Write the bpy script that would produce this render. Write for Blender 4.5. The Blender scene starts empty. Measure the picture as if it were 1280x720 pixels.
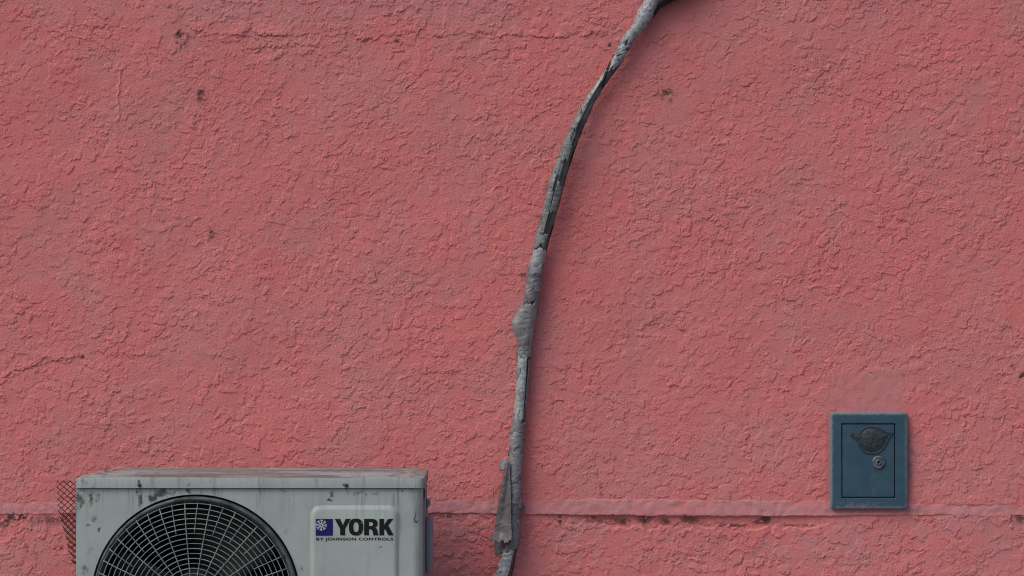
import bpy, bmesh, math, random
import numpy as np
from mathutils import Vector, Matrix
R = math.radians
random.seed(7)
S = bpy.context.scene
C = S.collection

# ------------------------------------------------------------------ camera, sky, sun, exposure
CAM_Y, CAM_Z = -6.6, 1.033            # wall plane is y = 0, camera 6.6 m in front of it
cd = bpy.data.cameras.new('camera')
cd.lens, cd.sensor_width, cd.clip_end = 100.0, 36.0, 2000
cam = bpy.data.objects.new('camera', cd)
cam.location = (0, CAM_Y, CAM_Z)
cam.rotation_euler = (R(90), 0, 0)
C.objects.link(cam)
S.camera = cam

SUN_EL = R(49)
L = Vector((-0.74, -0.62, 0)).normalized() * math.cos(SUN_EL) + Vector((0, 0, math.sin(SUN_EL)))
w = bpy.data.worlds.new('World'); S.world = w; w.use_nodes = True
nt = w.node_tree
sky = nt.nodes.new('ShaderNodeTexSky'); sky.sky_type = 'NISHITA'; sky.sun_disc = False
sky.sun_elevation = SUN_EL; sky.sun_rotation = math.atan2(L.x, L.y)
sky.air_density = 1.0; sky.dust_density = 4.0; sky.ozone_density = 1.0
bg = nt.nodes['Background']; bg.inputs['Strength'].default_value = 0.11
nt.links.new(sky.outputs[0], bg.inputs['Color'])
sd = bpy.data.lights.new('sun', 'SUN'); sd.energy = 1.02; sd.angle = R(38); sd.color = (1.0, 0.96, 0.91)
sun = bpy.data.objects.new('sun', sd); sun.rotation_euler = L.to_track_quat('Z', 'Y').to_euler()
sun.location = (-3, -4, 6); C.objects.link(sun)
S.view_settings.view_transform = 'Standard'; S.view_settings.look = 'None'
S.view_settings.gamma = 1.0; S.view_settings.use_curve_mapping = False
S.view_settings.exposure = -0.03
S.cycles.filter_width = 1.05            # as crisp as the photograph

# ------------------------------------------------------------------ helpers
KPX = 0.36 / 1280
def P(px, py, D=6.6):
    """world point at distance D from the camera for a place measured in the photograph"""
    return Vector(((px - 640) * D * KPX, CAM_Y + D, CAM_Z - (py - 360) * D * KPX))
def sz(px, D=6.6): return px * D * KPX

def tag(o, label=None, cat=None, group=None, kind=None):
    if label: o['label'] = label
    if cat: o['category'] = cat
    if group: o['group'] = group
    if kind: o['kind'] = kind
    return o
def empty(name, loc):
    o = bpy.data.objects.new(name, None); o.empty_display_size = 0.1
    o.location = loc; C.objects.link(o); return o
def abs_loc(o):
    v = Vector(o.location)
    while o.parent: o = o.parent; v += o.location
    return v
def mesh_obj(name, verts, faces, mat, parent=None, smooth=False, label=None):
    """verts are in world coordinates; the object is parented without moving them"""
    off = abs_loc(parent) if parent else Vector((0, 0, 0))
    me = bpy.data.meshes.new(name)
    me.from_pydata([tuple(Vector(v) - off) for v in verts], [], faces)
    if smooth: me.polygons.foreach_set('use_smooth', [True] * len(me.polygons))
    if mat: me.materials.append(mat)
    o = bpy.data.objects.new(name, me); C.objects.link(o)
    if parent: o.parent = parent
    if label: o['label'] = label
    return o
def bm_obj(name, bm, mat, parent=None, smooth=False, sharp=None, flat_y=None):
    bmesh.ops.recalc_face_normals(bm, faces=bm.faces)
    off = abs_loc(parent) if parent else Vector((0, 0, 0))
    bmesh.ops.translate(bm, verts=bm.verts, vec=-off)
    me = bpy.data.meshes.new(name); bm.to_mesh(me); bm.free()
    if smooth:
        me.polygons.foreach_set('use_smooth', [True] * len(me.polygons))
        if sharp: me.set_sharp_from_angle(angle=R(sharp))
        if flat_y is not None:
            for p in me.polygons:
                if all(abs(me.vertices[i].co.y + off.y - flat_y) < 1e-5 for i in p.vertices): p.use_smooth = False
    if mat: me.materials.append(mat)
    o = bpy.data.objects.new(name, me); C.objects.link(o)
    if parent: o.parent = parent
    return o
def bm_box(bm, x0, x1, y0, y1, z0, z1, bevel=0, seg=2):
    g = bmesh.ops.create_cube(bm, size=1.0)
    vs = g['verts']
    bmesh.ops.scale(bm, verts=vs, vec=(x1 - x0, y1 - y0, z1 - z0))
    bmesh.ops.translate(bm, verts=vs, vec=((x0 + x1) / 2, (y0 + y1) / 2, (z0 + z1) / 2))
    if bevel:
        es = list({e for v in vs for e in v.link_edges})
        bmesh.ops.bevel(bm, geom=es, offset=bevel, segments=seg, affect='EDGES', profile=0.5)
class MB:
    def __init__(s): s.v = []; s.f = []
    def tube(s, pts, r, n=6, closed=False):
        """pts: world points, r: one radius or a list"""
        pts = [Vector(p) for p in pts]; m = len(pts); b = len(s.v)
        for i, p in enumerate(pts):
            if closed: t = pts[(i + 1) % m] - pts[i - 1]
            else: t = pts[min(i + 1, m - 1)] - pts[max(i - 1, 0)]
            t.normalize()
            up = Vector((0, 1, 0)) if abs(t.y) < 0.9 else Vector((1, 0, 0))
            u = t.cross(up).normalized(); v = t.cross(u)
            rr = r[i] if hasattr(r, '__len__') else r
            for k in range(n):
                a = 2 * math.pi * k / n
                s.v.append(p + u * (rr * math.cos(a)) + v * (rr * math.sin(a)))
        for i in range(m if closed else m - 1):
            for k in range(n):
                i2 = (i + 1) % m; k2 = (k + 1) % n
                s.f.append((b + i * n + k, b + i * n + k2, b + i2 * n + k2, b + i2 * n + k))
        if not closed:
            s.f.append(tuple(b + k for k in range(n))[::-1])
            s.f.append(tuple(b + (m - 1) * n + k for k in range(n)))
    def lathe(s, prof, cx, cz, n=96):
        """prof: list of (radius, y) round an axis along y"""
        b = len(s.v); m = len(prof)
        for k in range(n):
            a = 2 * math.pi * k / n
            for (r, y) in prof:
                s.v.append(Vector((cx + r * math.cos(a), y, cz + r * math.sin(a))))
        for k in range(n):
            k2 = (k + 1) % n
            for j in range(m - 1):
                s.f.append((b + k * m + j, b + k2 * m + j, b + k2 * m + j + 1, b + k * m + j + 1))
    def build(s, name, mat, parent, smooth=True):
        o = mesh_obj(name, s.v, s.f, mat, parent, smooth)
        bm = bmesh.new(); bm.from_mesh(o.data)
        bmesh.ops.recalc_face_normals(bm, faces=bm.faces); bm.to_mesh(o.data); bm.free()
        return o

# ------------------------------------------------------------------ material helpers
class NT:
    def __init__(s, name, rough=0.7, metal=0.0, spec=0.3):
        s.m = bpy.data.materials.new(name); s.m.use_nodes = True
        s.t = s.m.node_tree; s.b = s.t.nodes['Principled BSDF']
        s.b.inputs['Roughness'].default_value = rough
        s.b.inputs['Metallic'].default_value = metal
        s.b.inputs['Specular IOR Level'].default_value = spec
        s.pos = s.n('ShaderNodeNewGeometry').outputs['Position']
    def n(s, ty, **kw):
        x = s.t.nodes.new(ty)
        for k, v in kw.items(): setattr(x, k, v)
        return x
    def l(s, a, b): s.t.links.new(a, b)
    def put(s, sock, v):
        if isinstance(v, bpy.types.NodeSocket): s.l(v, sock)
        else: sock.default_value = v
    def math(s, op, a, b=0.0, c=None, clamp=False):
        x = s.n('ShaderNodeMath', operation=op, use_clamp=clamp)
        s.put(x.inputs[0], a); s.put(x.inputs[1], b)
        if c is not None: s.put(x.inputs[2], c)
        return x.outputs[0]
    def noise(s, scale, detail=4, rough=0.55, dist=0.0, vec=None, stretch=None):
        v = vec or s.pos
        if stretch:
            mp = s.n('ShaderNodeMapping'); s.l(v, mp.inputs[0]); mp.inputs['Scale'].default_value = stretch
            v = mp.outputs[0]
        x = s.n('ShaderNodeTexNoise'); s.l(v, x.inputs['Vector'])
        x.inputs['Scale'].default_value = scale; x.inputs['Detail'].default_value = detail
        x.inputs['Roughness'].default_value = rough; x.inputs['Distortion'].default_value = dist
        return x.outputs['Fac']
    def ramp(s, f, lo, hi, a=0.0, b=1.0):
        x = s.n('ShaderNodeMapRange'); x.interpolation_type = 'SMOOTHSTEP'
        s.put(x.inputs[0], f)
        x.inputs[1].default_value = lo; x.inputs[2].default_value = hi
        x.inputs[3].default_value = a; x.inputs[4].default_value = b
        return x.outputs[0]
    def mix(s, f, a, b):
        x = s.n('ShaderNodeMix', data_type='RGBA')
        s.put(x.inputs[0], f)
        for i, v in ((6, a), (7, b)):
            if isinstance(v, tuple): x.inputs[i].default_value = (*v[:3], 1)
            else: s.l(v, x.inputs[i])
        return x.outputs[2]
    def color(s, v):
        if isinstance(v, tuple): s.b.inputs['Base Color'].default_value = (*v, 1)
        else: s.l(v, s.b.inputs['Base Color'])
    def bump(s, h, dist=0.001, strength=1.0):
        x = s.n('ShaderNodeBump'); s.l(h, x.inputs['Height'])
        x.inputs['Distance'].default_value = dist; x.inputs['Strength'].default_value = strength
        s.l(x.outputs[0], s.b.inputs['Normal'])
    def blot(s, centre, rx, rz, warp=None):
        """soft ellipse in the x-z plane round a world point, 1 in the middle, 0 at the rim"""
        v = s.n('ShaderNodeVectorMath', operation='SUBTRACT'); s.l(warp or s.pos, v.inputs[0]); v.inputs[1].default_value = centre
        q = s.n('ShaderNodeVectorMath', operation='MULTIPLY'); s.l(v.outputs[0], q.inputs[0]); q.inputs[1].default_value = (1 / rx, 0, 1 / rz)
        d = s.n('ShaderNodeVectorMath', operation='LENGTH'); s.l(q.outputs[0], d.inputs[0])
        return s.ramp(d.outputs['Value'], 0.0, 1.0, 1.0, 0.0)

# ------------------------------------------------------------------ ground
g = NT('ground_asphalt', rough=0.9)
g.color(g.mix(g.noise(40, 6), (0.035, 0.035, 0.037), (0.075, 0.072, 0.07)))
g.bump(g.noise(300, 3), 0.003)
tag(mesh_obj('ground', [(-300, -300, 0), (300, -300, 0), (300, 300, 0), (-300, 300, 0)], [(0, 1, 2, 3)], g.m), kind='structure')
g = NT('pavement_concrete', rough=0.9)
g.color(g.mix(g.noise(12, 6), (0.2, 0.19, 0.18), (0.3, 0.29, 0.27)))
g.bump(g.noise(200, 4), 0.002)
bm = bmesh.new(); bm_box(bm, -12, 12, -1.8, -0.02, -0.1, 0.12, 0.01)
PAVE = 0.12
tag(bm_obj('pavement', bm, g.m), kind='structure')

# ------------------------------------------------------------------ the stucco wall: a real height field
MM = 0.0014                                   # fine grid step in metres
X0, X1, Z0, Z1 = -1.42, 1.42, 0.30, 1.78
xs = np.arange(X0, X1, MM); zs = np.arange(Z0, Z1, MM)
nx, nz = len(xs), len(zs)
rng = np.random.default_rng(11)
fx = np.fft.fftfreq(nx, MM * 1000)[None, :]; fz = np.fft.fftfreq(nz, MM * 1000)[:, None]
FR = np.sqrt(fx ** 2 + fz ** 2)
def band(wl, bw=0.45, ax=1.0, az=1.0):
    """unit-variance noise around one wavelength in mm"""
    fr = FR if ax == az == 1.0 else np.sqrt((fx * ax) ** 2 + (fz * az) ** 2)
    f0 = 1.0 / wl
    F = np.exp(-((fr - f0) / (bw * f0)) ** 2)
    n = np.fft.ifft2(np.fft.fft2(rng.standard_normal((nz, nx))) * F).real
    return (n - n.mean()) / n.std()
def low(wl):
    F = np.exp(-(FR * wl) ** 2)
    n = np.fft.ifft2(np.fft.fft2(rng.standard_normal((nz, nx))) * F).real
    return (n - n.mean()) / n.std()
def sstep(a, b, x):
    t = np.clip((x - a) / (b - a), 0, 1); return t * t * (3 - 2 * t)
XG, ZG = np.meshgrid(xs * 1000, zs * 1000)    # millimetres
WX = XG + 2.6 * band(30) + 1.25 * band(12) + 0.55 * band(6)
WZ = ZG + 2.2 * band(30) + 1.25 * band(12) + 0.55 * band(6)
H = -0.2 + 0.55 * low(60) * 0.6
base_f = 0.35 * low(90) + 0.3 * low(35)
dens = low(110)                               # where the trowel left more flakes
def flakes(n, a_lo, a_hi, t_lo, t_hi, edge):
    ci = rng.integers(0, nx, n); cj = rng.integers(0, nz, n)
    a = a_lo * (a_hi / a_lo) ** rng.random(n)
    asp = rng.uniform(0.6, 1.1, n); rot = rng.normal(0.0, 0.6, n)
    th = 1.2 * rng.uniform(t_lo, t_hi, n); bs = rng.normal(0, 0.28, n); keep = rng.random(n)
    for k in range(n):
        i, j = ci[k], cj[k]
        if keep[k] > 0.74 + 0.10 * dens[j, i]: continue
        rad = int(a[k] * 1.7 / (MM * 1000)) + 6
        i0, i1, j0, j1 = max(i - rad, 0), min(i + rad, nx), max(j - rad, 0), min(j + rad, nz)
        u = WX[j0:j1, i0:i1] - XG[j, i]; v = WZ[j0:j1, i0:i1] - ZG[j, i]
        c, s = math.cos(rot[k]), math.sin(rot[k])
        uu = (u * c + v * s) / a[k]; vv = (-u * s + v * c) / (a[k] * asp[k])
        r = np.sqrt(uu * uu + vv * vv)
        e = edge / a[k] * (1 + 4.0 * np.clip(vv, 0, 1))        # feathered at the top, cut sharp at the lower rim
        m = np.clip((1 + e / 2 - r) / e, 0, 1)
        ramp = np.clip(0.62 - 0.42 * vv, 0.0, 1.0)          # thin at the top, a lip at the lower rim
        h = 0.42 * H[j, i] + 0.3 * base_f[j, i] + 0.35 * bs[k] + th[k] * ramp
        sub = H[j0:j1, i0:i1]
        np.maximum(sub, sub + (h - sub) * m, out=sub)
flakes(1500, 13, 22, 0.35, 0.9, 1.2)
flakes(11000, 6.5, 13, 0.5, 1.5, 1.1)
flakes(20000, 3.2, 7.5, 0.5, 1.5, 1.0)
calm = sstep(-1.0, 1.0, 0.8 * low(130) + 0.5 * low(45) + 0.2 * low(20))
H *= 0.82 + 0.24 * calm
H += (0.08 + 0.16 * calm) * band(5.5, 0.7) + 0.08 * band(3.6, 0.5) + 1.1 * low(260)

# --- mirrored outwards on a coarser grid so that the wall goes on beyond the frame
q = (np.expm1(np.linspace(0, 5.2, 560)) / np.expm1(5.2))[1:]          # steps that widen away from the picture
gx = np.concatenate([(X0 - q * (7 + X0))[::-1], xs, xs[-1] + q * (7 - xs[-1])])
gz = np.concatenate([np.linspace(-0.05, Z0, 60)[:-1], zs, np.linspace(zs[-1], 3.3, 180)[1:]])
def mirror(idx, n):
    p = np.mod(idx, 2 * (n - 1)); return np.where(p < n, p, 2 * (n - 1) - p)
ix = mirror(np.round((gx - X0) / MM).astype(int), nx)
iz = mirror(np.round((gz - Z0) / MM).astype(int), nz)
H = H[np.ix_(iz, ix)]
H *= np.maximum(0.10, np.exp(-(np.maximum(np.maximum(X0 - gx, gx - xs[-1]), 0) / 0.55) ** 2))[None, :]
def field(wl): return low(wl)[np.ix_(iz, ix)]
GX, GZ = np.meshgrid(gx, gz)
PX = GX / (6.6 * KPX) + 640                    # the same wall measured in photograph pixels (1.856 mm each)
PY = 360 - (GZ - CAM_Z) / (6.6 * KPX)
px1, py1 = PX[0], PY[:, 0]
n1, n2, n3 = field(9), field(22), field(45)

# smooth repair patch above the blue cabinet and the trowelled rim round it
def rect(x0, x1, y0, y1, s):
    return (sstep(x0 - s, x0 + s, PX + 2.2 * n2) * (1 - sstep(x1 - s, x1 + s, PX + 2.2 * n2)) *
            sstep(y0 - s, y0 + s, PY + 2.0 * n2) * (1 - sstep(y1 - s, y1 + s, PY + 2.0 * n2)))
patch = rect(1036, 1131, 465, 522, 4.5)
rim = rect(1030, 1142, 508, 650, 4)
H = H * (1 - 0.88 * patch) * (1 - 0.6 * rim) + patch * (0.4 + 0.3 * n2)

# the ledge band, the groove under it and the slightly set-back wall below
yt = np.interp(px1, [-400, 0, 560, 820, 1040, 1140, 1280, 1700], [629, 629, 625, 624.5, 627, 631, 631, 632])[None, :]
yb = np.interp(px1, [-400, 0, 560, 700, 900, 1040, 1140, 1280, 1700], [642.5, 642.5, 641, 643.5, 645, 645, 643, 644, 644])[None, :]
wob = 0.3 * n2 + 0.3 * n1 + 0.4 * n3
d_top = PY - yt + wob; d_bot = PY - yb + 0.7 * wob
on = sstep(-0.8, 0.8, d_top) * (1 - sstep(-0.5, 0.5, d_bot))
below = sstep(-0.5, 0.5, d_bot)
groove_x = np.interp(px1, [560, 690, 730, 1000, 1060, 1150], [0, 0.35, 1, 1, 0.15, 0])[None, :]
gdep = np.interp(px1, [560, 700, 830, 900, 960, 1040, 1150], [3, 12, 15, 13, 15, 13, 6])[None, :]
groove = below * (1 - sstep(-1.5, 1.5, PY - yb - gdep + 2.2 * n2)) * groove_x
lo_part = below * (1 - groove)
prof_on = 1.2 + 3.2 * np.clip((PY - yt) / 17, 0, 1)
H = H * (1 - 0.72 * on) + on * (prof_on + 0.5 * n2) + lo_part * (0.6) + groove * (-2.8)
H = np.where(lo_part > 0.5, H * 1.15, H)

# plaster edges and hairline steps
def step(path, amp, lam, gdepth=1.5, gw=1.0):
    global H
    p = np.array(path, float)
    yc = np.interp(px1, p[:, 0], p[:, 1])[None, :] + 1.3 * n1 + 1.2 * n2
    win = (sstep(p[0, 0] - 4, p[0, 0] + 14, px1) * (1 - sstep(p[-1, 0] - 14, p[-1, 0] + 4, px1)))[None, :]
    brk = sstep(-0.7, 0.5, n3 + 0.5 * n2)
    d = yc - PY                                # positive above the edge
    up = np.where(d > 0, np.exp(-np.maximum(d, 0) / lam), 0) * sstep(-0.4, 0.6, d)
    gr = np.exp(-((d + 0.8) / gw) ** 2)
    H = H + win * (0.35 + 0.65 * brk) * (amp * up - gdepth * gr)
step([(228, 30), (240, 38), (262, 44), (360, 45), (375, 44), (420, 46), (432, 41), (452, 50), (478, 44), (500, 42), (527, 38),
      (536, 45), (551, 47), (565, 41), (600, 43), (640, 45), (682, 47), (720, 44), (752, 42)], 3.0, 15, 1.5, 0.9)
step([(300, 62), (330, 60), (375, 56), (410, 58)], 1.4, 7, 0.8)
step([(-60, 472), (5, 470), (30, 462), (45, 455), (70, 451), (100, 447)], 2.4, 10, 1.2)
step([(445, 462), (520, 468), (560, 464), (600, 470)], 1.2, 8, 0.6)
step([(690, 657), (735, 662), (760, 655)], 1.0, 6, 0.8)
ridge = np.exp(-((PX - (150 - (PY - 85) * 0.05) + 1.2 * n2) / 1.3) ** 2) * sstep(70, 90, PY) * (1 - sstep(155, 172, PY))
H += 1.8 * ridge

# pits with grime in them, mould under the ledge, chipped paint near the right edge
dirt = np.zeros_like(H)
grime = [(226, 43, 6, 7, 1.1, 3), (228, 50, 14, 13, .6, 0), (250, 117, 5, 6, .95, 3), (253, 122, 14, 12, .6, 0), (213, 8, 6, 5, .5, 1), (220, 35, 3, 4, .6, 1), (833, 112, 5, 5, 1, 3.5), (833, 115, 14, 13, .55, 0), (826, 98, 3, 2.5, .9, 2.5), (838, 124, 7, 8, .45, 0),
         (496, 51, 5, 3, .9, 2), (548, 46, 6, 2.5, .7, 1), (264, 292, 5, 7, .7, 1.5), (225, 20, 8, 20, .3, 0), (752, 612, 4, 8, .8, 2), (690, 505, 3, 3, .8, 2), (757, 577, 5, 5, .5, 1), (768, 574, 5, 4, .5, 1),
         (623, 443, 5, 6, .6, 1.5), (472, 412, 4, 2, .6, 2), (486, 412, 5, 2, .6, 2), (102, 446, 6, 3, .8, 2), (1269, 458, 5, 7, .9, 2.5), (1277, 470, 5, 6, 1, 3), (1258, 452, 6, 3, .7, 1),
         (984, 520, 4, 3, .6, 1), (1128, 470, 4, 6, .45, 0), (20, 646, 22, 6, .75, 0), (60, 650, 30, 9, .5, 0), (5, 652, 14, 9, .6, 0), (45, 690, 5, 14, .5, 0), (34, 688, 4, 10, .55, 0), (77, 684, 4, 7, .5, 0),
         (957, 650, 7, 5, 1.2, 3), (948, 652, 10, 5, .6, 0), (806, 650, 12, 6, .75, 1), (760, 651, 40, 7, .5, 0), (862, 650, 16, 7, .6, 1), (832, 652, 10, 6, .6, 0), (780, 652, 10, 6, .7, 0), (740, 648, 10, 4, .6, 0), (915, 657, 26, 2, .8, 1),
         (880, 656, 60, 5, .4, 0), (700, 650, 3, 9, .7, 1), (1000, 657, 28, 2, .6, 1), (1205, 645, 16, 3, .6, 0), (1165, 652, 5, 7, .4, 0), (1200, 672, 8, 4, .4, 0), (1275, 648, 18, 8, .55, 0), (1270, 622, 12, 4, .5, 0),
         (560, 645, 26, 4, .5, 0), (300, 8, 20, 3, .25, 0), (1215, 646, 30, 2, .5, 0), (905, 672, 20, 5, .3, 0), (50, 448, 24, 4, .35, 0), (715, 115, 3, 3, .4, 0), (762, 56, 4, 3, .7, 2), (660, 660, 12, 50, .25, 0), (650, 634, 12, 8, .55, 0),
         (655, 346, 7, 6, .5, 0), (700, 120, 1, 1, .2, 0), (1062, 605, 2, 2, .1, 0), (1180, 120, 60, 14, .16, 0), (780, 600, 4, 4, .3, 1), (428, 170, 3, 2, .3, 1), (100, 55, 30, 3, .2, 0)]
Hb = H.copy()
for q in (4, 8):
    Hb = (Hb + np.roll(Hb, q, 0) + np.roll(Hb, -q, 0) + np.roll(Hb, q, 1) + np.roll(Hb, -q, 1)) / 5
crev = sstep(-0.1, 0.9, Hb - H)                # grime settles in the hollows
for (cx, cy, rx, ry, a, pit) in grime:
    i0, i1 = np.searchsorted(px1, [cx - 3 * rx, cx + 3 * rx])
    jj = np.where((py1 > cy - 3 * ry) & (py1 < cy + 3 * ry))[0]
    if i1 <= i0 or not len(jj): continue
    sl = (slice(jj[0], jj[-1] + 1), slice(i0, i1))
    q = np.exp(-(((PX[sl] - cx) / rx) ** 2 + ((PY[sl] - cy) / ry) ** 2))
    sp = np.clip(0.75 + 0.4 * n1[sl] + 0.3 * n2[sl] + 1.0 * crev[sl], 0, 1.4)
    dirt[sl] = np.maximum(dirt[sl], a * q * sp)
    if pit: H[sl] -= 0.6 * pit * np.exp(-(((PX[sl] - cx + 1.8 * n1[sl]) / (0.6 * rx)) ** 2 + ((PY[sl] - cy + 1.8 * n2[sl]) / (0.4 * ry)) ** 2))
lip = below * np.exp(-np.maximum(d_bot, 0) / 2.2)
dirt = np.maximum(dirt, 0.35 * lip * sstep(-0.2, 1.2, n3))
pale = np.clip(on * (0.85 + 0.2 * n2) + 0.38 * patch * np.clip(0.8 + 0.3 * n3 + 0.2 * n1, 0, 1.2), 0, 1)
pale = np.maximum(pale, 0.3 * rect(835, 900, 655, 682, 6))
pale = np.maximum(pale, 0.42 * lo_part * sstep(-0.8, 1.2, n3 + 0.4 * n2) * (1 - sstep(690, 740, PY)))
pale = np.maximum(pale, 0.40 * rect(234, 650, -60, 27, 9) * np.clip(0.8 + 0.3 * n3, 0, 1.2))
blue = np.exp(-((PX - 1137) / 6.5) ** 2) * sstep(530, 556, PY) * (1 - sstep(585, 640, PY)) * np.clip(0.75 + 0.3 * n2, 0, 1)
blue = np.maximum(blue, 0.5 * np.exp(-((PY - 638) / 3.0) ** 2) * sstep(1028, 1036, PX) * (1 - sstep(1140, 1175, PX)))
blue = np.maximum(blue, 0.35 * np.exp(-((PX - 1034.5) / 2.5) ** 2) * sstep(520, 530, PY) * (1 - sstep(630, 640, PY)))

# --- wall material
wm = NT('pink_stucco_paint', rough=0.82, spec=0.25)
at = wm.n('ShaderNodeAttribute', attribute_name='wear')
sp = wm.n('ShaderNodeSeparateColor'); wm.l(at.outputs['Color'], sp.inputs[0])
n_big = wm.ramp(wm.noise(1.3, 5, 0.6), 0.34, 0.68)
n_mid = wm.ramp(wm.noise(9, 5, 0.65, 0.4), 0.36, 0.66)
n_fin = wm.ramp(wm.noise(60, 4, 0.7), 0.3, 0.7)
red = wm.mix(n_big, (0.745, 0.206, 0.206), (0.71, 0.211, 0.213))
dusty = wm.mix(n_fin, (0.665, 0.243, 0.249), (0.62, 0.250, 0.258))
n_pat = wm.ramp(wm.noise(4.2, 4, 0.55, 0.6), 0.40, 0.62)
f = wm.math('MULTIPLY', n_mid, wm.math('MULTIPLY_ADD', n_fin, 0.3, 0.25))
f = wm.math('ADD', f, wm.math('MULTIPLY', n_pat, 0.5), clamp=True)
col = wm.mix(f, red, dusty)
col = wm.mix(wm.math('MULTIPLY', sp.outputs[1], wm.math('MULTIPLY_ADD', n_mid, 0.35, 0.6), clamp=True), col, (0.54, 0.268, 0.292))
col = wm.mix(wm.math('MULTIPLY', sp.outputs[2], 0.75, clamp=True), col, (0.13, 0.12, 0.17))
dm = wm.ramp(wm.math('ADD', sp.outputs[0], wm.math('MULTIPLY_ADD', wm.noise(170, 4, 0.7), 0.7, -0.35)), 0.12, 0.95)
col = wm.mix(wm.math('MULTIPLY', dm, 0.86), col, (0.048, 0.036, 0.031))
wm.color(col)
bh = wm.math('ADD', wm.noise(420, 4, 0.65), wm.math('MULTIPLY', wm.noise(150, 3), 0.8))
wm.bump(bh, 0.0012, 0.75)

# --- wall mesh, with the ledge band cut out as a part of its own
NX, NZ = len(gx), len(gz)
co = np.empty((NZ, NX, 3), np.float32)
co[..., 0] = GX; co[..., 1] = -H / 1000.0; co[..., 2] = GZ
attr = np.ones((NZ, NX, 4), np.float32)
attr[..., 0] = dirt; attr[..., 1] = pale; attr[..., 2] = blue
def grid_mesh(name, mask, extra=None):
    idx = np.arange(NX * NZ, dtype=np.int64).reshape(NZ, NX)
    q = np.stack([idx[:-1, :-1], idx[:-1, 1:], idx[1:, 1:], idx[1:, :-1]], -1)[mask]
    used = np.unique(q); rem = np.zeros(NX * NZ, np.int64); rem[used] = np.arange(len(used))
    q = rem[q]; v = co.reshape(-1, 3)[used]; a = attr.reshape(-1, 4)[used]
    if extra is not None:
        ev, ef = extra
        q = np.concatenate([q, np.array(ef) + len(v)]); v = np.concatenate([v, np.array(ev, np.float32)])
        a = np.concatenate([a, np.zeros((len(ev), 4), np.float32)])
    me = bpy.data.meshes.new(name)
    me.vertices.add(len(v)); me.vertices.foreach_set('co', v.ravel().astype(np.float32))
    me.loops.add(q.size); me.loops.foreach_set('vertex_index', q.ravel().astype(np.int32))
    me.polygons.add(len(q)); me.polygons.foreach_set('loop_start', np.arange(0, q.size, 4, dtype=np.int32))
    me.polygons.foreach_set('use_smooth', np.ones(len(q), bool))
    ca = me.attributes.new('wear', 'FLOAT_COLOR', 'POINT'); ca.data.foreach_set('color', a.ravel())
    me.update(calc_edges=True)
    me.materials.append(wm.m)
    o = bpy.data.objects.new(name, me); C.objects.link(o); return o
in_band = ((on > 0.5)[:-1, :-1])
bx = [(-7, .014, -.05), (7, .014, -.05), (7, .014, 3.3), (-7, .014, 3.3), (-7, .25, -.05), (7, .25, -.05), (7, .25, 3.3), (-7, .25, 3.3)]
bf = [(0, 1, 2, 3), (5, 4, 7, 6), (4, 0, 3, 7), (1, 5, 6, 2), (3, 2, 6, 7), (4, 5, 1, 0)]
wall = grid_mesh('wall', ~in_band, (bx, bf))
tag(wall, 'rough pink stucco wall with a pale ledge band and patches of grime', 'wall')
ledge = grid_mesh('ledge', in_band); ledge.parent = wall
ledge['label'] = 'pale greyish pink ledge band running along the lower wall'
del co, attr, H, PX, PY, GX, GZ, dirt, pale, blue

# ------------------------------------------------------------------ air conditioner outdoor unit
DF = 6.2                                       # front panel 0.40 m off the wall
YF = CAM_Y + DF; YB = -0.10
def A(px, py, dy=0.0): return P(px, py, DF) + Vector((0, dy, 0))
xl, xr = A(95, 0).x, A(528, 0).x
zt = A(0, 611).z; zlid = A(0, 597).z
zb = PAVE + 0.03
zb = max(zb, zlid - 0.56)
fc = A(244.5, 749)
RH = sz(131, DF)

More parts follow.
